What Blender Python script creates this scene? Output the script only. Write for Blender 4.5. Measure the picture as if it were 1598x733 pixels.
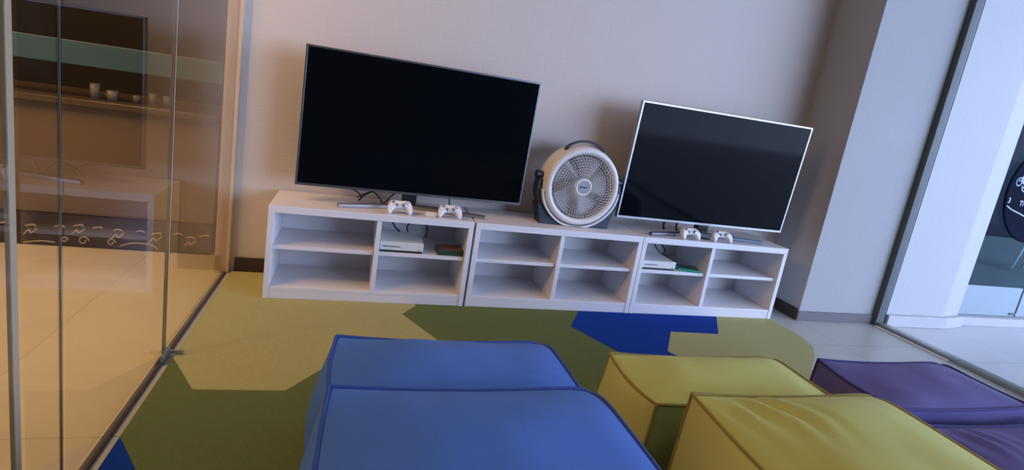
import bpy, bmesh, math, random
from mathutils import Vector, Matrix, noise
random.seed(7)
PI = math.pi
S = bpy.context.scene
COL = S.collection
for o in list(bpy.data.objects): bpy.data.objects.remove(o)

# ------------------------------------------------------------------ camera
yaw, pitch, roll, FPX = 0.2553, 0.182, 0.1498, 774.75
cy_, sy_, cp_, sp_ = math.cos(yaw), math.sin(yaw), math.cos(pitch), math.sin(pitch)
fw = Vector((sy_*cp_, cy_*cp_, -sp_)); rt = Vector((cy_, -sy_, 0)); up = rt.cross(fw)
c_, s_ = math.cos(roll), math.sin(roll)
rt, up = c_*rt + s_*up, -s_*rt + c_*up
cam = bpy.data.cameras.new('camera'); camo = bpy.data.objects.new('camera', cam); COL.objects.link(camo)
M = Matrix((rt, up, -fw)).transposed().to_4x4(); M.translation = (0.955, -2.5379, 1.0261)
camo.matrix_world = M
cam.sensor_width = 36; cam.lens = FPX*36/1598
cam.shift_x = 52.54/1598; cam.shift_y = -73.01/1598
cam.clip_start = 0.02
S.camera = camo

# ------------------------------------------------------------------ world and light
S.view_settings.view_transform = 'Standard'; S.view_settings.look = 'None'
S.view_settings.gamma = 1; S.view_settings.use_curve_mapping = False
S.view_settings.exposure = 0.0
w = bpy.data.worlds.new('daylight'); S.world = w; w.use_nodes = True
bg = w.node_tree.nodes['Background']
bg.inputs[0].default_value = (0.52, 0.64, 1.0, 1)
wn = w.node_tree; wtc = wn.nodes.new('ShaderNodeTexCoord')      # overcast sky, brightest where the street opens
wd = wn.nodes.new('ShaderNodeVectorMath'); wd.operation = 'DOT_PRODUCT'; wd.inputs[1].default_value = Vector((.72, -.66, .22)).normalized()
wn.links.new(wtc.outputs['Generated'], wd.inputs[0])
wr = wn.nodes.new('ShaderNodeMapRange'); wr.interpolation_type = 'SMOOTHSTEP'
wr.inputs['From Min'].default_value = .45; wr.inputs['From Max'].default_value = 1.0
wr.inputs['To Min'].default_value = 1.3; wr.inputs['To Max'].default_value = 11.4
wn.links.new(wd.outputs['Value'], wr.inputs['Value']); wn.links.new(wr.outputs[0], bg.inputs[1])

def area(name, loc, rot, sx, sy, power, col, spread=PI):
    l = bpy.data.lights.new(name, 'AREA'); l.shape = 'RECTANGLE'; l.size = sx; l.size_y = sy
    l.energy = power; l.color = col; l.spread = spread
    o = bpy.data.objects.new(name, l); COL.objects.link(o); o.location = loc; o.rotation_euler = rot
    return o
def spot(name, loc, target, power, col, size, blend=.5, radius=.06):
    l = bpy.data.lights.new(name, 'SPOT'); l.energy = power; l.color = col
    l.spot_size = size; l.spot_blend = blend; l.shadow_soft_size = radius
    o = bpy.data.objects.new(name, l); COL.objects.link(o); o.location = loc
    o.rotation_euler = (Vector(target)-Vector(loc)).to_track_quat('-Z', 'Y').to_euler()
    return o
WARM = (1.0, .58, .25)
area('lobby_ceiling_light', (-1.3, -1.2, 2.85), (0, 0, 0), 1.6, 1.6, 108, WARM)
area('room_ceiling_light', (2.2, -3.0, 2.85), (0, 0, 0), 1.5, 1.0, 4, (1.0, .90, .82))
spot('lobby_spotlight', (-0.9, -1.5, 2.3), (0.5, 0.0, 0.9), 75, WARM, 1.25, .6, .10)
portal = area('glass_wall_portal', (4.23, -2.9, 1.5), (0, PI/2, 0), 3.0, 5.2, 1, (1, 1, 1))
portal.data.cycles.is_portal = True

# ------------------------------------------------------------------ helpers
def tag(o, label=None, cat=None, group=None, kind=None):
    if label: o['label'] = label
    if cat: o['category'] = cat
    if group: o['group'] = group
    if kind: o['kind'] = kind
    return o
def empty(name, loc, label, cat, group=None, rz=0):
    o = bpy.data.objects.new(name, None); COL.objects.link(o); o.location = loc; o.rotation_euler = (0, 0, rz)
    o.empty_display_size = .05
    return tag(o, label, cat, group)
def obj(name, bm, mat, parent=None, smooth=False, bevel=0):
    bmesh.ops.recalc_face_normals(bm, faces=bm.faces)
    me = bpy.data.meshes.new(name); bm.to_mesh(me); bm.free()
    for m in (mat if isinstance(mat, (list, tuple)) else [mat]): me.materials.append(m)
    if smooth:
        for p in me.polygons: p.use_smooth = True
    o = bpy.data.objects.new(name, me); COL.objects.link(o)
    if parent: o.parent = parent
    if bevel:
        b = o.modifiers.new('bevel', 'BEVEL'); b.width = bevel; b.segments = 2; b.limit_method = 'ANGLE'
    return o
def box(bm, x0, x1, y0, y1, z0, z1, mi=0):
    v = [bm.verts.new(p) for p in ((x0,y0,z0),(x1,y0,z0),(x1,y1,z0),(x0,y1,z0),(x0,y0,z1),(x1,y0,z1),(x1,y1,z1),(x0,y1,z1))]
    fs = [bm.faces.new([v[i] for i in f]) for f in ((0,3,2,1),(4,5,6,7),(0,1,5,4),(1,2,6,5),(2,3,7,6),(3,0,4,7))]
    for f in fs: f.material_index = mi
    return v
def B(*a):
    bm = bmesh.new(); box(bm, *a); return bm
def prism(bm, pts, z0, z1, mi=0):
    a = [bm.verts.new((p[0], p[1], z0)) for p in pts]; b = [bm.verts.new((p[0], p[1], z1)) for p in pts]
    fs = [bm.faces.new(a[::-1]), bm.faces.new(b)]
    n = len(pts)
    for i in range(n): fs.append(bm.faces.new((a[i], a[(i+1) % n], b[(i+1) % n], b[i])))
    for f in fs: f.material_index = mi
def smoothpath(pts, k=6):
    P = [Vector(p) for p in pts]; out = []
    for i in range(len(P)-1):
        p0 = P[max(i-1, 0)]; p1 = P[i]; p2 = P[i+1]; p3 = P[min(i+2, len(P)-1)]
        for j in range(k):
            t = j/k
            out.append(.5*((2*p1)+(-p0+p2)*t+(2*p0-5*p1+4*p2-p3)*t*t+(-p0+3*p1-3*p2+p3)*t**3))
    out.append(P[-1]); return out
def tube(bm, pts, r, n=8, closed=False):
    P = [Vector(p) for p in pts]; N = len(P); rings = []; prev = None
    for i, p in enumerate(P):
        a = P[(i-1) % N] if (closed or i > 0) else p; b = P[(i+1) % N] if (closed or i < N-1) else p
        t = (b-a)
        t = t.normalized() if t.length > 1e-9 else Vector((0, 0, 1))
        if prev is None:
            u = t.orthogonal().normalized()
        else:
            u = prev - t*prev.dot(t); u = u.normalized() if u.length > 1e-6 else t.orthogonal().normalized()
        prev = u; v = t.cross(u)
        rr = r(i/(N-1)) if callable(r) else r
        rings.append([bm.verts.new(p+rr*(math.cos(2*PI*k/n)*u+math.sin(2*PI*k/n)*v)) for k in range(n)])
    for i in range(N if closed else N-1):
        A = rings[i]; Bq = rings[(i+1) % N]
        for k in range(n): bm.faces.new((A[k], A[(k+1) % n], Bq[(k+1) % n], Bq[k]))
    if not closed:
        bm.faces.new(rings[0][::-1]); bm.faces.new(rings[-1])
def lathe(bm, prof, n=64, cx=0, cz=0, axis='Y', cap=False):
    """profile of (radius, depth) revolved about an axis parallel to Y (or Z)"""
    rings = []
    for r_, d in prof:
        if axis == 'Y': rings.append([bm.verts.new((cx+r_*math.cos(2*PI*k/n), d, cz+r_*math.sin(2*PI*k/n))) for k in range(n)])
        else: rings.append([bm.verts.new((cx+r_*math.cos(2*PI*k/n), cz+r_*math.sin(2*PI*k/n), d)) for k in range(n)])
    for i in range(len(rings)-1):
        for k in range(n): bm.faces.new((rings[i][k], rings[i][(k+1) % n], rings[i+1][(k+1) % n], rings[i+1][k]))
    if cap: bm.faces.new(rings[0]); bm.faces.new(rings[-1])

# ------------------------------------------------------------------ materials
def mat(name, col, rough=.6, metal=0, spec=.5, noise_amt=0, noise_scale=8, bump=0, bump_scale=60, sheen=0, coat=0):
    m = bpy.data.materials.new(name); m.use_nodes = True; nt = m.node_tree; b = nt.nodes['Principled BSDF']
    b.inputs['Base Color'].default_value = (*col, 1); b.inputs['Roughness'].default_value = rough
    b.inputs['Metallic'].default_value = metal; b.inputs['Specular IOR Level'].default_value = spec
    b.inputs['Sheen Weight'].default_value = sheen; b.inputs['Coat Weight'].default_value = coat
    tc = nt.nodes.new('ShaderNodeTexCoord')
    if noise_amt:
        n = nt.nodes.new('ShaderNodeTexNoise'); n.inputs['Scale'].default_value = noise_scale; n.inputs['Detail'].default_value = 5
        nt.links.new(tc.outputs['Object'], n.inputs['Vector'])
        r = nt.nodes.new('ShaderNodeMapRange'); r.inputs['To Min'].default_value = 1-noise_amt; r.inputs['To Max'].default_value = 1+noise_amt
        nt.links.new(n.outputs['Fac'], r.inputs['Value'])
        mx = nt.nodes.new('ShaderNodeVectorMath'); mx.operation = 'SCALE'; mx.inputs[0].default_value = col
        nt.links.new(r.outputs[0], mx.inputs['Scale']); nt.links.new(mx.outputs[0], b.inputs['Base Color'])
    if bump:
        n2 = nt.nodes.new('ShaderNodeTexNoise'); n2.inputs['Scale'].default_value = bump_scale; n2.inputs['Detail'].default_value = 3
        nt.links.new(tc.outputs['Object'], n2.inputs['Vector'])
        bp = nt.nodes.new('ShaderNodeBump'); bp.inputs['Strength'].default_value = bump; bp.inputs['Distance'].default_value = .01
        nt.links.new(n2.outputs['Fac'], bp.inputs['Height']); nt.links.new(bp.outputs[0], b.inputs['Normal'])
    return m
def brick_wall(name, col):
    m = mat(name, col, .75); nt = m.node_tree; b = nt.nodes['Principled BSDF']
    tc = nt.nodes.new('ShaderNodeTexCoord'); sx = nt.nodes.new('ShaderNodeSeparateXYZ'); cb = nt.nodes.new('ShaderNodeCombineXYZ')
    nt.links.new(tc.outputs['Object'], sx.inputs[0]); nt.links.new(sx.outputs['X'], cb.inputs['X']); nt.links.new(sx.outputs['Z'], cb.inputs['Y'])
    br = nt.nodes.new('ShaderNodeTexBrick'); br.inputs['Scale'].default_value = 1
    br.inputs['Brick Width'].default_value = .22; br.inputs['Row Height'].default_value = .075; br.inputs['Mortar Size'].default_value = .006
    br.inputs['Mortar Smooth'].default_value = .6
    br.inputs['Color1'].default_value = (1, 1, 1, 1); br.inputs['Color2'].default_value = (.9, .9, .9, 1); br.inputs['Mortar'].default_value = (0, 0, 0, 1)
    nt.links.new(cb.outputs[0], br.inputs['Vector'])
    n = nt.nodes.new('ShaderNodeTexNoise'); n.inputs['Scale'].default_value = 25; nt.links.new(tc.outputs['Object'], n.inputs['Vector'])
    ad = nt.nodes.new('ShaderNodeMath'); ad.operation = 'MULTIPLY_ADD'; ad.inputs[1].default_value = .5
    nt.links.new(n.outputs['Fac'], ad.inputs[0]); nt.links.new(br.outputs['Color'], ad.inputs[2])
    bp = nt.nodes.new('ShaderNodeBump'); bp.inputs['Strength'].default_value = .09; bp.inputs['Distance'].default_value = .004
    nt.links.new(ad.outputs[0], bp.inputs['Height']); nt.links.new(bp.outputs[0], b.inputs['Normal'])
    return m
def tile(name, col, grout, sx_, sy_, rough=.35, veins=.05):
    m = mat(name, col, rough); nt = m.node_tree; b = nt.nodes['Principled BSDF']
    tc = nt.nodes.new('ShaderNodeTexCoord')
    br = nt.nodes.new('ShaderNodeTexBrick'); br.offset = 0; br.inputs['Scale'].default_value = 1
    br.inputs['Brick Width'].default_value = sx_; br.inputs['Row Height'].default_value = sy_; br.inputs['Mortar Size'].default_value = .002
    br.inputs['Color1'].default_value = (*col, 1); br.inputs['Color2'].default_value = (*[c*.96 for c in col], 1); br.inputs['Mortar'].default_value = (*grout, 1)
    nt.links.new(tc.outputs['Object'], br.inputs['Vector'])
    n = nt.nodes.new('ShaderNodeTexNoise'); n.inputs['Scale'].default_value = 3; n.inputs['Detail'].default_value = 8; n.inputs['Distortion'].default_value = 1.2
    nt.links.new(tc.outputs['Object'], n.inputs['Vector'])
    r = nt.nodes.new('ShaderNodeMapRange'); r.inputs['To Min'].default_value = 1-veins*2; r.inputs['To Max'].default_value = 1+veins*2
    nt.links.new(n.outputs['Fac'], r.inputs['Value'])
    mx = nt.nodes.new('ShaderNodeVectorMath'); mx.operation = 'SCALE'
    nt.links.new(br.outputs['Color'], mx.inputs[0]); nt.links.new(r.outputs[0], mx.inputs['Scale']); nt.links.new(mx.outputs[0], b.inputs['Base Color'])
    return m
def glass(name, tint=(1, 1, 1), boost=1.0):
    m = bpy.data.materials.new(name); m.use_nodes = True; nt = m.node_tree; nt.nodes.clear()
    out = nt.nodes.new('ShaderNodeOutputMaterial'); mx = nt.nodes.new('ShaderNodeMixShader')
    t = nt.nodes.new('ShaderNodeBsdfTransparent'); t.inputs[0].default_value = (*tint, 1)
    g = nt.nodes.new('ShaderNodeBsdfGlossy'); g.inputs['Roughness'].default_value = 0.0
    fr = nt.nodes.new('ShaderNodeFresnel'); fr.inputs['IOR'].default_value = 1.5
    mu = nt.nodes.new('ShaderNodeMath'); mu.operation = 'MULTIPLY'; mu.inputs[1].default_value = boost; mu.use_clamp = True
    geo = nt.nodes.new('ShaderNodeNewGeometry'); inv = nt.nodes.new('ShaderNodeMath'); inv.operation = 'SUBTRACT'; inv.inputs[0].default_value = 1
    nt.links.new(geo.outputs['Backfacing'], inv.inputs[1])
    m2 = nt.nodes.new('ShaderNodeMath'); m2.operation = 'MULTIPLY'
    nt.links.new(fr.outputs[0], mu.inputs[0]); nt.links.new(mu.outputs[0], m2.inputs[0]); nt.links.new(inv.outputs[0], m2.inputs[1])
    nt.links.new(m2.outputs[0], mx.inputs[0]); nt.links.new(t.outputs[0], mx.inputs[1]); nt.links.new(g.outputs[0], mx.inputs[2])
    nt.links.new(mx.outputs[0], out.inputs[0]); return m
def fabric(name, col, piping=False):
    m = mat(name, col, .85, spec=.2, noise_amt=.07, noise_scale=6, sheen=.08); nt = m.node_tree; b = nt.nodes['Principled BSDF']
    tc = nt.nodes.new('ShaderNodeTexCoord')
    a = nt.nodes.new('ShaderNodeTexNoise'); a.inputs['Scale'].default_value = 260
    mp = nt.nodes.new('ShaderNodeMapping'); mp.inputs['Scale'].default_value = (1, .25, 1)
    nt.links.new(tc.outputs['Object'], mp.inputs[0]); nt.links.new(mp.outputs[0], a.inputs['Vector'])
    bp = nt.nodes.new('ShaderNodeBump'); bp.inputs['Strength'].default_value = .12; bp.inputs['Distance'].default_value = .003
    nt.links.new(a.outputs['Fac'], bp.inputs['Height']); nt.links.new(bp.outputs[0], b.inputs['Normal'])
    return m

m_wall = brick_wall('painted_brick', (.62, .555, .50))
m_plaster = mat('grey_plaster', (.40, .395, .40), .8, noise_amt=.05, noise_scale=3, bump=.1)
m_plaster_out = mat('white_plaster', (.44, .435, .44), .7, noise_amt=.04, noise_scale=2, bump=.1)
m_ceil = mat('white_ceiling_paint', (.42, .42, .42), .9)
m_dark_skirt = mat('dark_brown_skirting', (.045, .028, .022), .5)
m_grey_skirt = mat('grey_skirting', (.14, .13, .14), .5)
m_tile = tile('grey_floor_tile', (.46, .46, .42), (.22, .22, .2), .6, .6)
m_tile_out = tile('pale_outdoor_tile', (.58, .57, .58), (.34, .35, .36), 1.2, .75)
m_lobby_tile = tile('beige_lobby_tile', (.66, .62, .55), (.5, .46, .4), 1.2, 1.2, .25)
m_white = mat('white_laminate', (.74, .73, .76), .45, noise_amt=.015, noise_scale=4)
m_black = mat('black_plastic', (.008, .008, .01), .35)
m_screen = mat('glossy_black_screen', (.003, .004, .006), .07, spec=.045)
m_bezel = mat('black_bezel', (.006, .006, .008), .3)
m_silver = mat('brushed_silver', (.40, .41, .44), .38, metal=.9)
m_bronze = mat('brushed_grey_metal', (.42, .38, .36), .35, metal=1)
m_cream = mat('white_fan_plastic', (.70, .68, .66), .4)
m_navy = mat('navy_fan_plastic', (.012, .02, .045), .4)
m_blade = mat('grey_fan_blade', (.32, .31, .31), .45)
m_hub = mat('grey_hub_badge', (.28, .29, .31), .35)
m_pad = mat('white_gamepad_plastic', (.80, .79, .80), .4)
m_console = mat('white_console_plastic', (.70, .70, .68), .45)
m_greycap = mat('grey_rubber', (.20, .20, .22), .5)
m_frame = mat('dark_aluminium', (.075, .09, .092), .6, metal=0)
m_track = mat('steel_floor_channel', (.38, .40, .38), .35, metal=.7)
m_seam = mat('glass_edge_seal', (.20, .23, .20), .3)
m_post = mat('beige_post_paint', (.60, .46, .32), .6, noise_amt=.04)
m_glassL = glass('partition_glass', (.86, .86, .84), 1.6)
m_glassR = glass('window_glass', (.97, .985, .98), .8)
m_olive = mat('olive_yellow_carpet', (.42, .40, .18), .95, spec=.05, noise_amt=.10, noise_scale=60, bump=.5, bump_scale=250)
m_green = mat('moss_green_carpet', (.135, .172, .066), .95, spec=.05, noise_amt=.12, noise_scale=60, bump=.5, bump_scale=250)
m_royal = mat('royal_blue_carpet', (.010, .050, .30), .95, spec=.05, noise_amt=.12, noise_scale=60, bump=.5, bump_scale=250)
m_fblue = fabric('blue_canvas', (.062, .175, .58)); m_pblue = fabric('navy_piping', (.035, .085, .34))
m_fyel = fabric('mustard_canvas', (.54, .545, .14)); m_pyel = fabric('olive_piping', (.30, .25, .06))
m_fpur = fabric('purple_canvas', (.115, .095, .28)); m_ppur = fabric('dark_purple_piping', (.05, .04, .17))

# ------------------------------------------------------------------ setting
GX, RX = .399, 4.206
def struct(name, bm, m, parent=None, **k):
    o = obj(name, bm, m, parent, **k)
    if not parent: o['kind'] = 'structure'
    return o
H = 3.0
struct('floor', B(GX, RX, -5.6, .25, -.1, 0), m_tile)
struct('floor_lobby', B(-4.2, GX, -5.6, 2.0, -.1, -.001), m_lobby_tile)
struct('floor_outside', B(RX, 14, -8, 6, -.1, -.001), m_tile_out)
struct('ceiling', B(-4.3, RX+.05, -5.7, 2.1, H, H+.1), m_ceil)
struct('wall_back', B(GX+.02, 3.606, 0, .25, 0, H), m_wall)
struct('wall_front', B(-4.3, RX, -5.75, -5.6, 0, H), mat('dark_rear_wall', (.06, .06, .065), .8))
struct('wall_left', B(-4.35, -4.2, -5.6, 2.0, 0, H), mat('brown_lobby_wall', (.30, .22, .15), .7))
struct('wall_lobby', B(-4.2, .3, 1.9, 2.05, 0, H), mat('dark_lobby_wall', (.03, .025, .02), .6))
struct('wall_passage', B(.3, .418, .25, 2.05, 0, H), m_post)
struct('wall_right', B(3.606, RX-.03, -.302, .25, 0, H), m_plaster)       # the pier
# skirtings
struct('baseboard_back', B(GX+.04, 3.606, -.012, 0, .0, .075), m_dark_skirt, bevel=.002)
struct('baseboard_right', B(3.596, 3.606, -.302, -.012, .0, .07), m_dark_skirt)
struct('baseboard_front', B(3.596, RX-.035, -.312, -.302, .0, .06), m_grey_skirt)
# post closing the glass partition
struct('trim_1', B(GX-.045, GX+.02, -.035, .25, 0, H), m_post, bevel=.003)

# left glass partition
t = bpy.data.objects.new('window_1', None); COL.objects.link(t); t['kind'] = 'structure'; t.location = (GX, 0, 0)
ys = [-.04, -.81, -1.414, -5.6]
for a, b in ((-.036, -.809), (-.813, -1.412), (-1.416, -1.545), (-1.572, -3.2), (-3.204, -5.6)):
    obj('glass_pane', B(-.006, .006, b, a, .012, H), m_glassL, t)
obj('glass_seal', B(-.0018, .0018, -1.4152, -1.4128, .012, H), m_seam, t)
obj('glass_seal', B(-.0060, .0060, -.8130, -.8090, .012, H), mat('pale_edge_seal', (.55, .52, .44), .35), t)
obj('mullion', B(-.0045, .0045, -1.570, -1.552, 0, H), mat('pale_mullion', (.45, .34, .22), .5), t, bevel=.002)
obj('floor_track', B(-.009, .010, -5.6, -.036, 0, .010), mat('dark_floor_channel', (.06, .05, .045), .5), t, bevel=.002)
bm = bmesh.new(); box(bm, .0062, .014, -.86, -.79, .011, .035); box(bm, .0062, .058, -.802, -.794, .011, .024)
obj('patch_fitting', bm, m_track, t, bevel=.002)

# right glass wall
t = bpy.data.objects.new('window_2', None); COL.objects.link(t); t['kind'] = 'structure'; t.location = (RX, 0, 0)
obj('window_frame', B(-.03, .03, -.335, -.295, 0, H), m_frame, t, bevel=.003)
obj('floor_track', B(-.012, .045, -5.6, -.335, 0, .022), m_track, t, bevel=.003)
for a, b in ((-.335, -1.05), (-1.054, -2.3), (-2.304, -5.6)):
    obj('glass_pane', B(-.005, .005, b, a, .022, H), m_glassR, t)
obj('door_clamp', B(-.02, .02, -1.16, -1.062, .03, .09), mat('pale_steel', (.55, .66, .66), .3, metal=.5), t, bevel=.003)
struct('trim_2', B(RX-.045, RX-.025, -.74, -.345, 0, .006), mat('white_tile_edge', (.8, .8, .8), .4))

# ------------------------------------------------------------------ carpet
bm = bmesh.new()
carpet_out = [(.43,-.02),(3.40,-.02),(3.395,-.336),(3.415,-.516),(3.366,-.635),(3.256,-.743),(3.12,-.85),(3.08,-1.1),(3.35,-1.6),(3.35,-4.2),(.43,-4.2)]
prism(bm, carpet_out, .0005, .006, 0)
def patch(pts, mi): prism(bm, pts, .004, .0068, mi)
patch([(.431,-.021),(1.31,-.021),(1.31,-.332),(1.239,-.425),(1.371,-.657),(.985,-.80),(.817,-1.007),(.543,-.999),(.431,-.818)], 1)
patch([(2.19,-.25),(2.164,-.327),(2.051,-.488),(2.165,-.693),(2.30,-.90),(2.52,-.84),(2.443,-.708),(2.592,-.513),(2.871,-.522),(3.03,-.31),(3.03,-.25)], 2)
patch([(3.031,-.021),(3.398,-.021),(3.393,-.336),(3.413,-.516),(3.364,-.635),(3.254,-.743),(3.118,-.85),(3.07,-1.1),(2.75,-1.25),(2.521,-.84),(2.444,-.708),(2.593,-.514),(2.872,-.523),(3.031,-.31)], 1)
patch([(.431,-1.21),(.509,-1.324),(.86,-1.95),(.6,-2.3),(.431,-2.3)], 2)
tag(obj('carpet', bm, [m_green, m_olive, m_royal]), 'patchwork carpet of olive, moss green and royal blue shapes on the floor', 'carpet')

# ------------------------------------------------------------------ shelf units
D, HC, TH = .3176, .4368, .032
def shelf_unit(x0, x1, zl, label, divx):
    t = empty('shelf_unit', ((x0+x1)/2, -D/2, 0.0065), label, 'shelf', 'low white shelf units along the back wall')
    c = (x0+x1)/2
    def part(n, X0, X1, Y0, Y1, Z0, Z1): return obj(n, B(X0-c, X1-c, Y0+D/2, Y1+D/2, Z0-.0065, Z1-.0065), m_white, t, bevel=.0015)
    g = .0015; back = -.016
    part('top_panel', x0+g, x1-g, -D, back, HC-TH, HC)
    part('side_panel', x0+g, x0+.026, -D, back, .007, HC-TH-.0005)
    part('side_panel', x1-.026, x1-g, -D, back, .007, HC-TH-.0005)
    part('back_panel', x0+.0265, x1-.0265, back-.008, back, .05, HC-TH-.0005)
    part('plinth', x0+.0265, x1-.0265, -D+.003, -D+.02, .007, .044)
    part('bottom_panel', x0+.0265, x1-.0265, -D+.003, back-.0085, .0445, .062)
    part('divider', divx-.011, divx+.011, -D+.004, back-.0085, .0625, HC-TH-.0005)
    part('middle_shelf', x0+.0265, divx-.0115, -D+.018, back-.0085, zl-.018, zl)
    part('middle_shelf', divx+.0115, x1-.0265, -D+.018, back-.0085, zl-.018, zl)
    return t
XS = [.6212, 1.5490, 2.4619, 3.3964]
ZS = .252
shelf_unit(XS[0], XS[1]-.004, ZS, 'low white open shelf unit under the left television, leftmost of the row', 1.0995)
shelf_unit(XS[1]+.004, XS[2], ZS, 'low white open shelf unit with four empty bays under the fan, in the middle', 2.010)
shelf_unit(XS[2], XS[3], ZS, 'low white open shelf unit under the right television, nearest the grey pier', 2.905)

# ------------------------------------------------------------------ televisions
def television(x, y, z, w_, h_, yaw_, pit, rol, label, rim, foot_l, foot_r, neck, fmat_l, fmat_r):
    t = empty('television', (x, y, HC), label, 'television')
    R = Matrix.Rotation(yaw_, 3, 'Z') @ Matrix.Rotation(-pit, 3, 'X') @ Matrix.Rotation(-rol, 3, 'Y')
    def place(o):
        o.matrix_parent_inverse = Matrix(); o.location = (0, 0, z-HC); o.rotation_euler = R.to_euler(); return o
    bm = bmesh.new(); f = .009
    box(bm, -w_/2, w_/2, 0, .022, h_/2-f, h_/2); box(bm, -w_/2, w_/2, 0, .022, -h_/2, -h_/2+f*1.3)
    box(bm, -w_/2, -w_/2+f, 0, .022, -h_/2+f*1.3, h_/2-f); box(bm, w_/2-f, w_/2, 0, .022, -h_/2+f*1.3, h_/2-f)
    place(obj('frame', bm, rim, t, bevel=.001))
    place(obj('screen', B(-w_/2+f, w_/2-f, .002, .012, -h_/2+f*1.3, h_/2-f), m_screen, t))
    bm = bmesh.new(); box(bm, -w_/2+.012, w_/2-.012, .0225, .035, -h_/2+.01, h_/2-.01); box(bm, -w_/3, w_/3, .035, .06, -h_/2+.03, h_/5)
    place(obj('rear_case', bm, m_black, t, bevel=.004))
    nx, ny = neck[0]-x, neck[1]-y
    obj('neck', B(nx-.035, nx+.035, ny-.02, ny+.02, .012, (z-h_/2)-HC+.01), m_black, t, bevel=.004)
    for tip, fm in ((foot_l, fmat_l), (foot_r, fmat_r)):
        a = Vector((nx, ny, .003)); b = Vector((tip[0]-x, tip[1]-y, .003)); d = (b-a); d.normalize(); n = Vector((-d.y, d.x, 0))
        bm = bmesh.new(); s = 1 if tip[0] > neck[0] else -1
        pts = [a+n*.02+d*.0*s, b+n*.011, b-n*.011, a-n*.02]
        prism(bm, [(p.x, p.y) for p in pts], .0008, .018)
        obj('stand_foot', bm, fm, t, bevel=.003)
    return t
television(1.2594, -.187, .8223, 1.0996, .6246, .0278, -.0124, -.0039,
    'large flat black television with thin dark rim, left of the fan on white shelves', m_bezel if False else mat('dark_silver_rim', (.16, .17, .18), .35, metal=.8),
    (.905, -.253), (1.613, -.243), (1.238, -.150), m_silver, m_bronze)
television(2.8838, -.2219, .8144, 1.0828, .6244, .0013, -.0483, -.0017,
    'flat television with bright silver rim, right of the fan and beside the grey pier', m_silver,
    (2.52, -.275), (3.255, -.262), (2.895, -.185), mat('dark_grey_metal', (.15, .15, .18), .4, metal=.8), mat('slate_metal', (.12, .15, .20), .4, metal=.6))

# ------------------------------------------------------------------ fan
FX, FZ, FY = 2.097, .651, -.245
t = empty('box_fan', (FX, -.17, HC), 'round white floor fan on a navy cradle, standing between the two televisions', 'fan')
def fl(bm):  # shift into local space
    bmesh.ops.translate(bm, verts=bm.verts, vec=(-FX, .17, -HC)); return bm
R0 = .197
bm = bmesh.new()   # drum housing
lathe(bm, [(R0-.028, FY+.006), (R0-.026, FY-.004), (R0-.012, FY-.010), (R0+.002, FY-.002), (R0+.008, FY+.02), (R0+.012, FY+.07), (R0+.004, FY+.125), (R0-.03, FY+.145), (R0-.05, FY+.14), (R0-.022, FY+.10), (R0-.024, FY+.03), (R0-.028, FY+.006)], 72, FX, FZ)
obj('housing', fl(bm), m_cream, t, smooth=True)
bm = bmesh.new()   # front grille: concentric rings and curved radial wires
for r_ in [.052+.0145*i for i in range(9)]:
    tube(bm, [(FX+r_*math.cos(a*PI/24), FY-.002-.006*(1-r_/R0), FZ+r_*math.sin(a*PI/24)) for a in range(48)], .0009, 5, True)
for k in range(60):
    a0 = 2*PI*k/60; pts = []
    for i in range(7):
        u = i/6; r_ = .040+u*(R0-.066); a = a0+.35*u
        pts.append((FX+r_*math.cos(a), FY-.003-.006*(1-u), FZ+r_*math.sin(a)))
    tube(bm, pts, .0010, 4)
obj('front_grille', fl(bm), m_cream, t, smooth=True)
bm = bmesh.new(); lathe(bm, [(.0001, FY+.004), (.044, FY+.004), (.046, FY-.008), (.041, FY-.013), (.034, FY-.012), (.033, FY-.008), (.0001, FY-.008)], 40, FX, FZ)
hub = obj('hub', fl(bm), m_cream, t, smooth=True)
bm = bmesh.new(); lathe(bm, [(.0001, FY-.0105), (.032, FY-.0105), (.0325, FY-.0085)], 32, FX, FZ)
bd = obj('badge', fl(bm), m_hub, hub); bd['label'] = 'grey round badge'
bm = bmesh.new()
for i, (a, b) in enumerate(((-.021, -.013), (-.010, -.003), (0, .008), (.011, .020))):
    box(bm, FX+a, FX+b, FY-.0118, FY-.0104, FZ-.004, FZ+.004)
obj('badge_mark', fl(bm), m_navy, hub)
bm = bmesh.new()   # blades
for k in range(5):
    a0 = 2*PI*k/5; g = []
    for i in range(8):
        u = i/7; r_ = .035+u*.125; row = []
        for j in range(6):
            v = j/5; a = a0+(v-.5)*(.75+.35*u)+.25*u
            row.append(bm.verts.new((FX+r_*math.cos(a), FY+.045+.035*(v-.5), FZ+r_*math.sin(a))))
        g.append(row)
    for i in range(7):
        for j in range(5): bm.faces.new((g[i][j], g[i+1][j], g[i+1][j+1], g[i][j+1]))
lathe(bm, [(.0001, FY+.02), (.036, FY+.022), (.038, FY+.07), (.0001, FY+.07)], 32, FX, FZ)
b = obj('blades', fl(bm), m_blade, t, smooth=True); sd = b.modifiers.new('solid', 'SOLIDIFY'); sd.thickness = .003
bm = bmesh.new()   # rear grille
for r_ in [.03+.016*i for i in range(10)]:
    tube(bm, [(FX+r_*math.cos(a*PI/20), FY+.128, FZ+r_*math.sin(a*PI/20)) for a in range(40)], .0014, 5, True)
for k in range(16):
    a = 2*PI*k/16; tube(bm, [(FX+.02*math.cos(a), FY+.129, FZ+.02*math.sin(a)), (FX+.176*math.cos(a), FY+.129, FZ+.176*math.sin(a))], .002, 4)
obj('rear_grille', fl(bm), m_cream, t)
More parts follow.
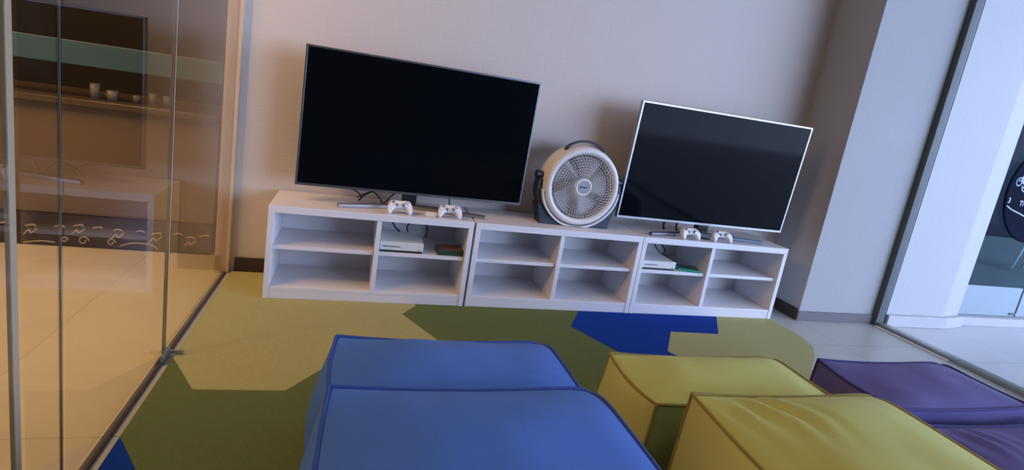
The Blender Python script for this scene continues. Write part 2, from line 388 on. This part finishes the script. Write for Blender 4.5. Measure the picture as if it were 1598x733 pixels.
# white inner cradle and navy outer cradle with flat feet
def crescent(r_in, r_out, a0, a1, y0, y1, flat=None, n=40):
    bm = bmesh.new(); rows = []
    for i in range(n+1):
        a = a0+(a1-a0)*i/n; e = min(1, 6*min(i/n, 1-i/n)+.35)
        ro = r_in+(r_out-r_in)*e
        P = []
        for (r_, y) in ((r_in, y0), (ro, y0), (ro, y1), (r_in, y1)):
            zz = FZ+r_*math.sin(a)
            if flat is not None: zz = max(zz, flat)
            P.append(bm.verts.new((FX+r_*math.cos(a), y, zz)))
        rows.append(P)
    for i in range(n):
        for j in range(4): bm.faces.new((rows[i][j], rows[i+1][j], rows[i+1][(j+1) % 4], rows[i][(j+1) % 4]))
    bm.faces.new(rows[0][::-1]); bm.faces.new(rows[-1]); return bm
obj('inner_cradle', fl(crescent(R0+.013, R0+.022, PI*1.05, PI*1.97, FY+.0, FY+.05, HC+.004)), m_cream, t)
obj('outer_cradle', fl(crescent(R0+.0225, R0+.042, PI*.97, PI*2.03, FY+.025, FY+.09, HC+.003)), m_navy, t, bevel=.003)
for s in (-1, 1):
    bm = bmesh.new()
    xa, xb = FX+s*.215, FX+s*.045
    v = [(xa+s*-.02, HC+.001), (xb, HC+.001), (xb, HC+.007), (FX+s*.085, HC+.022), (FX+s*.14, HC+.052), (FX+s*.190, HC+.105), (FX+s*.222, HC+.105), (FX+s*.20, HC+.04)]
    f = [bm.verts.new((p[0], FY+.02, p[1])) for p in v]; g = [bm.verts.new((p[0], FY+.10, p[1])) for p in v]
    bm.faces.new(f); bm.faces.new(g[::-1])
    for i in range(len(v)): bm.faces.new((f[i], f[(i+1) % len(v)], g[(i+1) % len(v)], g[i]))
    obj('foot', fl(bm), m_navy, t, bevel=.003)
for s in (-1, 1):
    bm = bmesh.new(); x = FX+s*(R0+.028)
    n = 24; ra = [bm.verts.new((x-.016, FY+.055+.022*math.cos(2*PI*k/n), FZ+.035+.022*math.sin(2*PI*k/n))) for k in range(n)]
    rb = [bm.verts.new((x+.016, FY+.055+.019*math.cos(2*PI*k/n), FZ+.035+.019*math.sin(2*PI*k/n))) for k in range(n)]
    for k in range(n): bm.faces.new((ra[k], ra[(k+1) % n], rb[(k+1) % n], rb[k]))
    bm.faces.new(ra[::-1]); bm.faces.new(rb)
    obj('pivot_knob', fl(bm), m_navy, t, bevel=.002)
bm = bmesh.new()
hp = []
for i in range(17):
    a = PI*(.68-.36*i/16); e = math.sin(PI*i/16)**.5
    rr = R0+.008+.024*e
    hp.append((FX+rr*math.cos(a), FY+.045, FZ+rr*math.sin(a)))
tube(bm, hp, lambda u: .0055+.005*abs(2*u-1)**3, 8)
obj('carry_handle', fl(bm), m_navy, t, smooth=True)

# ------------------------------------------------------------------ game controllers
def pad_outline():
    half = [(0, .030), (.022, .032), (.044, .034), (.060, .028), (.070, .010), (.076, -.020), (.074, -.046), (.064, -.056), (.052, -.050), (.040, -.028), (.026, -.016), (0, -.014)]
    full = half + [(-x, y) for x, y in reversed(half[1:-1])]
    P = smoothpath([(x, y, 0) for x, y in full]+[(full[0][0], full[0][1], 0)], 4)[:-1]
    return P
def controller(loc, rz, label, group, sc=.76):
    t = empty('game_controller', loc, label, 'game controller', group, rz)
    P = pad_outline(); bm = bmesh.new(); rings = []
    cen = Vector((0, .002, 0))
    for (k, z) in ((.86, .003), (.97, .012), (1.0, .022), (.96, .033), (.84, .040), (.6, .043)):
        ring = []
        for p in P:
            q = Vector((p.x*(.5+.5*k) , cen.y+(p.y-cen.y)*k, z - (.010*max(0, -p.y-.01)/.05)*(z/.04)))
            if abs(p.x) > .035 and p.y < 0: q.x = math.copysign(.058+(abs(p.x)-.058)*k, p.x) if k < 1 else p.x
            ring.append(bm.verts.new(q*sc))
        rings.append(ring)
    n = len(P)
    for i in range(len(rings)-1):
        for k in range(n): bm.faces.new((rings[i][k], rings[i][(k+1) % n], rings[i+1][(k+1) % n], rings[i+1][k]))
    bm.faces.new(rings[0][::-1]); bm.faces.new(rings[-1])
    bmesh.ops.triangulate(bm, faces=[f for f in bm.faces if len(f.verts) > 4])
    obj('shell', bm, m_pad, t, smooth=True)
    def disc(name, x, y, r_, z0, z1, m):
        bm = bmesh.new(); lathe(bm, [(.0001, z0), (r_, z0), (r_, z1), (r_*.7, z1+.001), (.0001, z1)], 16, x*sc, y*sc, 'Z')
        return obj(name, bm, m, t, smooth=False)
    zt = .043*sc
    for x, y in ((-.042, .012), (.020, -.006)):
        disc('thumbstick', x, y, .0075*sc, zt-.008, zt+.008, m_greycap)
    bm = bmesh.new(); box(bm, (-.020-.008)*sc, (-.020+.008)*sc, (-.006-.003)*sc, (-.006+.003)*sc, zt-.006, zt+.002); box(bm, (-.020-.003)*sc, (-.020+.003)*sc, (-.006-.008)*sc, (-.006+.008)*sc, zt-.006, zt+.0019)
    obj('direction_pad', bm, m_greycap, t)
    for x, y in ((.042, .022), (.042, .004), (.033, .013), (.051, .013)):
        disc('button', x, y, .0035*sc, zt-.006, zt+.002, m_greycap)
    th = .80
    Rx = Matrix.Rotation(rz, 4, 'Z') @ Matrix.Rotation(th, 4, 'X')
    low = min((Rx @ v.co).z for ch in COL.objects if ch.parent == t for v in ch.data.vertices)
    t.rotation_euler = Rx.to_euler(); t.location.z = loc[2]-low
    return t
GP = 'white game controllers on the shelf tops'
controller((1.185, -.262, HC+.0005), .03, 'white game controller leftmost of the four, on shelf below the left television', GP)
controller((1.425, -.258, HC+.0005), -.05, 'white game controller below the left television, beside the small cream box', GP)
controller((2.750, -.272, HC+.0005), .05, 'white game controller just left of centre below the right television', GP)
controller((2.955, -.272, HC+.0005), -.08, 'white game controller below the right television, rightmost of the four', GP)
tag(obj('box', B(1.305, 1.362, -.285, -.262, HC+.0006, HC+.022), mat('cream_plastic', (.72, .62, .46), .5), bevel=.003),
    'small cream box lying between the two game controllers on the left', 'box')

# ------------------------------------------------------------------ consoles
def console(x0, x1, y0, y1, z0, h_, label):
    cx, cy = (x0+x1)/2, (y0+y1)/2; a, b = (x1-x0)/2, (y1-y0)/2
    t = empty('game_console', (cx, cy, z0), label, 'game console', 'white game consoles on the middle shelves')
    obj('case', B(-a, a, -b, b, .009, h_), m_console, t, bevel=.003)
    obj('base', B(-a+.004, a-.004, -b+.002, b-.004, .0005, .009), m_black, t)
    bm = bmesh.new(); box(bm, -a+.012, -a+.095, -b-.0006, -b+.002, h_*.52, h_*.52+.0035); obj('disc_slot', bm, m_black, t)
    bm = bmesh.new(); lathe(bm, [(.0001, -b-.0008), (.004, -b-.0008), (.004, -b+.001)], 16, a-.018, h_*.32); obj('power_button', bm, m_greycap, t)
    return t
console(1.114, 1.318, -.290, -.120, ZS+.0003, .050, 'white game console with black base on the middle shelf of the left unit')
console(2.500, 2.708, -.290, -.120, ZS+.0003, .048, 'white game console on the middle shelf of the right unit, by cables')

# game cases
def game_case(x, y, z, rz, n, label, c1, c2):
    for k in range(n):
        t = empty('game_case', (x+.004*k, y+.003*k, z+.0145*k), label[k], 'game case', None, rz+.06*k)
        bm = bmesh.new(); box(bm, -.062, .062, -.045, .045, .0003, .0135); obj('case', bm, c1, t, bevel=.002)
        bm = bmesh.new(); box(bm, -.054, .056, -.040, .040, .0136, .0139); obj('cover', bm, c2[k], t)
m_gcase = mat('green_case_plastic', (.03, .07, .045), .3)
m_tcase = mat('teal_case_plastic', (.03, .30, .20), .3)
game_case(1.450, -.245, ZS+.0003, .0, 2, ['lower green game case beside the left console', 'upper brown and red game case lying on another, right of left console'], m_gcase, [mat('dark_cover', (.06, .05, .03), .4), mat('brown_red_cover', (.20, .07, .035), .5, noise_amt=.5, noise_scale=30)])
game_case(2.810, -.250, ZS, -.25, 1, ['bright teal game case beside the right console'], m_tcase, [mat('dark_blue_cover', (.02, .10, .10), .4, noise_amt=.5, noise_scale=40)])

# ------------------------------------------------------------------ cables
def cable(paths, r_, label, m=m_black):
    bm = bmesh.new()
    for p in paths: tube(bm, smoothpath(p, 6), r_, 6)
    return tag(obj('cable', bm, m, smooth=True), label, 'cable')
zt = HC+.004
cable([[(.93,-.06,zt+.045),(.975,-.07,zt+.043),(1.01,-.09,zt+.02),(1.0,-.10,zt),(1.03,-.09,zt+.03),(1.08,-.07,zt+.052),(1.10,-.06,zt+.05)],
       [(.99,-.08,zt+.01),(1.06,-.08,zt+.045),(1.10,-.10,zt+.02),(1.12,-.11,zt),(1.16,-.08,zt+.035),(1.18,-.06,zt+.05)]], .0035,
      'tangle of black cables under the left end of the left television')
cable([[(1.285,-.10,zt+.002),(1.34,-.11,zt+.002),(1.40,-.125,zt+.002),(1.44,-.13,zt+.002)]], .0045, 'black cable lying right of the left television neck')
cable([[(1.445,-.115,zt+.054),(1.445,-.125,zt+.04),(1.445,-.17,zt+.01),(1.435,-.185,zt),(1.42,-.19,zt)]], .003, 'thin black lead hanging behind the second controller from the left')
cable([[(2.70,-.12,zt+.05),(2.70,-.12,zt+.02),(2.70,-.13,zt)]], .006, 'short black plug hanging left of the right television neck')
cable([[(2.785,-.12,zt+.05),(2.785,-.12,zt+.02),(2.785,-.13,zt)]], .006, 'short black plug hanging closest to the right television neck')
cable([[(2.655,-.225,zt+.003),(2.675,-.235,zt+.003),(2.69,-.25,zt+.003)]], .007, 'stubby black connector left of the third controller')
cable([[(2.83,-.24,zt+.001),(2.86,-.25,zt+.001),(2.88,-.262,zt+.001),(2.91,-.258,zt)]], .005, 'dark connector lying between the two right controllers')
zc = ZS+.052
cable([[(1.16,-.05,.39),(1.17,-.08,.355),(1.19,-.11,.325),(1.215,-.13,zc+.004)], [(1.255,-.13,zc+.004),(1.25,-.12,.335),(1.275,-.11,.36),(1.31,-.10,.365),(1.34,-.11,.352),(1.352,-.13,.325),(1.345,-.14,.29)]], .004,
      'black cables looping down behind the left console')
cable([[(2.545,-.10,zc+.004),(2.55,-.09,.34),(2.60,-.07,.375),(2.67,-.07,.38),(2.73,-.08,.35),(2.76,-.10,.31),(2.74,-.11,.29),(2.70,-.10,.32),(2.68,-.08,.38)],
       [(2.74,-.11,.29),(2.77,-.14,.275),(2.79,-.19,.272)]], .004, 'black cables looping behind the right console towards the teal case')

# ------------------------------------------------------------------ poufs
def pouf(name_label, cx, cy, a, b, h_, mf, mp, bulge=.03, seed=0, folds=None, rz=0, taper=1.06, sag=.0):
    t = empty('pouf', (cx, cy, .0075), name_label, 'pouf', None, rz)
    N = 40
    def P(u, v, w):       # u,v,w in -1..1
        bx = bulge*(1-v*v)**.8*(1-w*w)**.7; by = .22*bulge*(1-u*u)**.8*(1-w*w)**.7; bz = bulge*1.0*(1-u*u)**.7*(1-v*v)**.7
        x = u*(a*(taper if w < 0 else 1) if False else a*(1-(1-taper)*(1-w)/2)); y = v*b; z = (w+1)/2*h_
        # edges pulled in between the corners, leaving pointed ears
        x += u*.010*(1-v*v)*abs(u)**6; y -= v*.004*(1-u*u)*abs(v)**6
        if u > 0 and v > 0: x -= .020*u**11*v**11; y -= .014*u**11*v**11; z -= .010*max(w, 0)*u**9*v**9
        x += (u**3)*bx; y += (v**3)*by
        if w > -.99: z += (max(w, 0)**2)*bz*1.0
        z -= .012*max(w, 0)*((1-u*u)*abs(v)**4+(1-v*v)*abs(u)**4)*.8
        q = Vector((x*4, y*4, z*4+seed*7.3))
        n_ = noise.noise(q)*.010+noise.noise(q*2.3)*.004
        e = (1-abs(u)**10)*(1-abs(v)**10) if w > .98 else (1-abs(w)**10)
        x += n_*e*(abs(u) > .98); y += n_*e*(abs(v) > .98); z += n_*e*(w > .98)
        z -= sag*max(w, 0)*(-v*.5+.5)
        if folds and w > .5:
            for (fu, fv, ang, amp, wl, ext) in folds:
                du, dv = (u-fu)*a, (v-fv)*b
                s1 = du*math.cos(ang)+dv*math.sin(ang); s2 = -du*math.sin(ang)+dv*math.cos(ang)
                g = math.exp(-(s1/ext)**2-(s2/(ext*.75))**2)
                z += amp*g*math.sin(2*PI*(s1+.25*s2*s2/ext)/wl+2.2*noise.noise(Vector((x*9, y*9, seed))))*e*(.65+.9*noise.noise(Vector((x*14, y*6, seed+3))))
        return Vector((x, y, z))
    bm = bmesh.new(); cache = {}
    def V(u, v, w):
        k = (round(u*N), round(v*N), round(w*N))
        if k not in cache: cache[k] = bm.verts.new(P(u, v, w))
        return cache[k]
    g = [-1+2*i/N for i in range(N+1)]
    for i in range(N):
        for j in range(N):
            p0, p1, q0, q1 = g[i], g[i+1], g[j], g[j+1]
            for s in (-1, 1):
                bm.faces.new((V(s, p0, q0), V(s, p1, q0), V(s, p1, q1), V(s, p0, q1)))
                bm.faces.new((V(p0, s, q0), V(p1, s, q0), V(p1, s, q1), V(p0, s, q1)))
                bm.faces.new((V(p0, q0, s), V(p1, q0, s), V(p1, q1, s), V(p0, q1, s)))
    obj('cushion', bm, mf, t, smooth=True)
    bm = bmesh.new(); r_ = .0048
    for w_ in (1, -1):
        loop = [P(u, -1, w_) for u in g[:-1]]+[P(1, v, w_) for v in g[:-1]]+[P(-u, 1, w_) for u in g[:-1]]+[P(-1, -v, w_) for v in g[:-1]]
        tube(bm, [p+Vector((0, 0, .002 if w_ > 0 else .005)) for p in loop], r_, 6, True)
    for u in (-1, 1):
        for v in (-1, 1): tube(bm, [P(u, v, w_)+Vector((0, 0, 0.004*(w_ < 0))) for w_ in g], r_, 6)
    obj('piping', bm, mp, t, smooth=True)
    return t
def poufbox(label, x0, x1, y0, y1, h_, mf, mp, **k):
    return pouf(label, (x0+x1)/2, (y0+y1)/2, (x1-x0)/2, (y1-y0)/2, h_, mf, mp, **k)
poufbox('flat blue canvas pouf with navy piping, farther of the two blue ones', .958, 1.600, -1.50, -1.195, .295, m_fblue, m_pblue, bulge=.030, seed=1, folds=[(.75, -.7, 1.2, .004, .05, .08)])
poufbox('large blue canvas pouf with navy piping, the nearer and taller of the two blue ones', .953, 1.590, -2.16, -1.532, .358, m_fblue, m_pblue, bulge=.045, seed=2, folds=[(-.85, .85, .5, .006, .045, .09), (.8, .9, 2.2, .002, .05, .08)])
poufbox('mustard yellow canvas pouf with olive piping, farther of the two yellow ones', 1.812, 2.455, -1.490, -1.225, .275, m_fyel, m_pyel, bulge=.026, seed=3, folds=[(-.6, -.8, 1.2, .003, .05, .08)])
poufbox('mustard yellow canvas pouf with creased top, nearer of the two yellow ones', 1.855, 2.475, -2.17, -1.556, .352, m_fyel, m_pyel, bulge=.042, seed=4, folds=[(-.55, .72, .25, .013, .07, .13)])
poufbox('purple canvas pouf with dark piping by the glass door, farther of two', 2.604, 3.192, -1.545, -1.268, .290, m_fpur, m_ppur, bulge=.018, seed=5)
poufbox('purple canvas pouf with creased corner, nearer of the two purple ones', 2.630, 3.30, -2.17, -1.585, .265, m_fpur, m_ppur, bulge=.024, seed=6, folds=[(-.65, .8, .1, .012, .06, .10)])

# ------------------------------------------------------------------ lobby seen through the left glass
t = empty('bar_counter', (-1.6, .30, 0), 'long brown counter behind the left glass wall, with dark ornamented kick band', 'counter')
m_cf = mat('tan_counter_front', (.17, .12, .075), .55, noise_amt=.08, noise_scale=2)
obj('front_panel', B(-2.4, 1.88, -.08, .0, .165, .70), m_cf, t)
obj('kick_band', B(-2.4, 1.88, -.10, .0, 0.001, .160), mat('dark_kick_band', (.035, .022, .018), .35), t, bevel=.002)
obj('countertop', B(-2.4, 1.88, -.12, .50, .705, .735), mat('dark_countertop', (.10, .075, .05), .3), t, bevel=.003)
bm = bmesh.new()   # scrolls and strokes painted on the band
rr = random.Random(3)
def stroke(pts, r_=.0035):
    tube(bm, smoothpath([(x, -.101, z) for x, z in pts], 4), r_, 5)
x = .85
for k, (dx, zz) in enumerate([(0, .10), (.10, .095), (.22, .10), (.30, .11), (.38, .105), (.47, .10), (.57, .10), (.64, .095), (.74, .10), (.80, .085), (.86, .10)]):
    X = .96+dx; stroke([(X, zz), (X+.02+rr.random()*.02, zz+.008), (X+.04, zz-.002)])
    if k % 2: stroke([(X-.01, zz-.045), (X+.012, zz-.02), (X+.02, zz-.035), (X+.045, zz-.012)])
for cx_, rad in ((1.30, .024), (1.42, .020), (1.22, .016)):
    stroke([(cx_+rad*math.cos(a*.7)*(1-a*.07), .035+rad*math.sin(a*.7)*(1-a*.07)) for a in range(11)], .003)
stroke([(1.46, .02), (1.52, .040), (1.60, .036), (1.63, .012)], .0035); stroke([(1.05, .010), (1.12, .022), (1.18, .018)], .003)
bn = obj('band_ornament', bm, mat('pale_gold_marks', (.50, .42, .30), .5), t); bn['kind'] = 'stuff'; bn['label'] = 'pale scroll and stroke marks'
def cup(x, y, h_, r_, label, c):
    bm = bmesh.new(); lathe(bm, [(.0001, .0005), (r_*.8, .0005), (r_, h_), (r_*.88, h_), (r_*.7, .006), (.0001, .006)], 20, 0, 0, 'Z')
    o = obj('cup', bm, c, smooth=True); o.location = (x, y, .7352); tag(o, label, 'cup', 'cups on the lobby counter'); return o
m_cup = mat('pale_ceramic', (.22, .20, .17), .4)
cup(-.300, .30, .075, .022, 'tall pale cup on the counter behind glass, leftmost', m_cup)
cup(-.225, .30, .050, .026, 'squat pale cup on the counter behind glass, second from left', m_cup)
cup(-.130, .33, .040, .018, 'small pale cup on the counter behind glass, third from left', m_cup)
cup(-.055, .32, .060, .018, 'pale cup on the counter behind glass, second from right', m_cup)
cup(.010, .32, .055, .018, 'pale cup on the counter behind glass, rightmost', m_cup)
tag(obj('beam', B(-3.6, .29, .22, .30, .89, 1.0), mat('pale_blue_beam', (.045, .11, .15), .5), bevel=.004),
    'pale blue horizontal beam above the counter behind the left glass', 'beam')

# ------------------------------------------------------------------ outside
bm = bmesh.new(); prism(bm, [(4.262, -.32), (4.74, -.32), (4.93, -.285), (4.93, .3), (4.262, .3)], 0, 3.4)
struct('wall_outside', bm, m_plaster_out)
bm = bmesh.new(); prism(bm, [(4.255, -.345), (4.75, -.345), (4.955, -.31), (4.955, -.2), (4.255, -.2)], 0, .075)
struct('baseboard_outside', bm, m_plaster_out, bevel=.004)
struct('sky_blocker_outside', B(RX+.06, 9.0, -7.0, 3.3, 3.45, 3.6), m_ceil)  # added canopy, out of view, keeps sky light off the outside surfaces
# shop front beyond the pillar
SY = -.23
t = empty('shop_front', (5.0, SY, 0), 'dark glazed shop front beyond the white outside pillar', 'shop front')
obj('sill', B(-.04, 5, -.05, .08, 0, .06), m_plaster_out, t, bevel=.003)
obj('glass', B(-.04, 5, 0, .01, .06, 3.28), glass('shop_glass', (.75, .85, .88), .03), t)
m_frost = mat('frosted_film', (.26, .33, .37), .5)
obj('frosted_panel', B(-.04, .555, -.006, -.001, .065, .275), m_frost, t)
obj('frosted_panel', B(.575, 2.2, -.006, -.001, .065, .275), m_frost, t)
obj('clamp', B(.50, .56, -.012, .014, .075, .09), m_frame, t)
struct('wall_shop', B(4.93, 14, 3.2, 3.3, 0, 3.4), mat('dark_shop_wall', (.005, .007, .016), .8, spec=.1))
struct('ceiling_shop', B(4.93, 14, SY+.02, 3.3, 3.3, 3.4), m_ceil)
struct('floor_shop', B(5.0, 14, SY+.09, 3.2, .0, .02), mat('grey_green_shop_floor', (.12, .15, .155), .5))
# round sign with emblem and lettering
t = empty('sign', (5.30, SY-.008, .92), 'dark round shop sign with white swirled emblem and lettering on the shop glass', 'sign')
bm = bmesh.new(); lathe(bm, [(.0001, -.012), (.335, -.012), (.34, -.008), (.34, -.001), (.0001, -.001)], 64, .10, .02)
obj('disc', bm, mat('navy_sign', (.006, .009, .022), .8, spec=.02), t)
m_ink = mat('pale_sign_paint', (.50, .60, .72), .5)
bm = bmesh.new()
for cx_, cz_, rad, ph in ((-.17, .075, .035, 0), (-.12, .10, .040, 1.5), (-.10, .05, .035, 3), (-.05, .11, .042, 2), (-.03, .06, .035, 4), (.03, .09, .04, .5)):
    tube(bm, smoothpath([(cx_+rad*(1-a*.06)*math.cos(a*.8+ph), -.014, cz_+rad*(1-a*.06)*math.sin(a*.8+ph)) for a in range(12)], 3), .004, 5)
obj('emblem', bm, m_ink, t)
def text(s, x, z, size, parent, m):
    c = bpy.data.curves.new('lettering', 'FONT'); c.body = s; c.size = size; c.extrude = .001
    o = bpy.data.objects.new('tmp', c); COL.objects.link(o)
    bpy.context.view_layer.update()
    me = bpy.data.meshes.new_from_object(o.evaluated_get(bpy.context.evaluated_depsgraph_get()))
    bpy.data.objects.remove(o); me.materials.clear(); me.materials.append(m)
    o2 = bpy.data.objects.new('lettering', me); COL.objects.link(o2); o2.parent = parent
    o2.location = (x, -.0135, z); o2.rotation_euler = (PI/2, 0, 0); return o2
text('3', -.215, -.065, .05, t, m_ink); text('Ti', -.105, -.075, .05, t, m_ink)
bm = bmesh.new(); tube(bm, smoothpath([(-.21, -.014, -.085), (-.16, -.014, -.105), (-.08, -.014, -.125), (.03, -.014, -.15), (.12, -.014, -.145)], 5), .004, 5)
obj('flourish', bm, m_ink, t)
# chair in the shop
m_cw = mat('white_chair_plastic', (.85, .88, .88), .4)
t = empty('chair', (8.36, 1.05, .02), 'white chair with thin pale legs inside the shop', 'chair', None, .3)
bm = bmesh.new(); box(bm, -.22, .22, -.22, .20, .42, .45); obj('seat', bm, m_cw, t, bevel=.012)
bm = bmesh.new(); box(bm, -.21, .21, .19, .215, .50, .84); obj('backrest', bm, m_cw, t, bevel=.01)
for sx in (-1, 1):
    for sy in (-1, 1):
        bm = bmesh.new(); tube(bm, [(sx*.17, sy*.16, .43), (sx*.23, sy*.21, .001)], lambda u: .016-.005*u, 10); obj('leg', bm, m_cw, t, smooth=True)
    bm = bmesh.new(); tube(bm, [(sx*.17, .18, .44), (sx*.18, .20, .70)], .010, 8); obj('back_post', bm, m_cw, t, smooth=True)
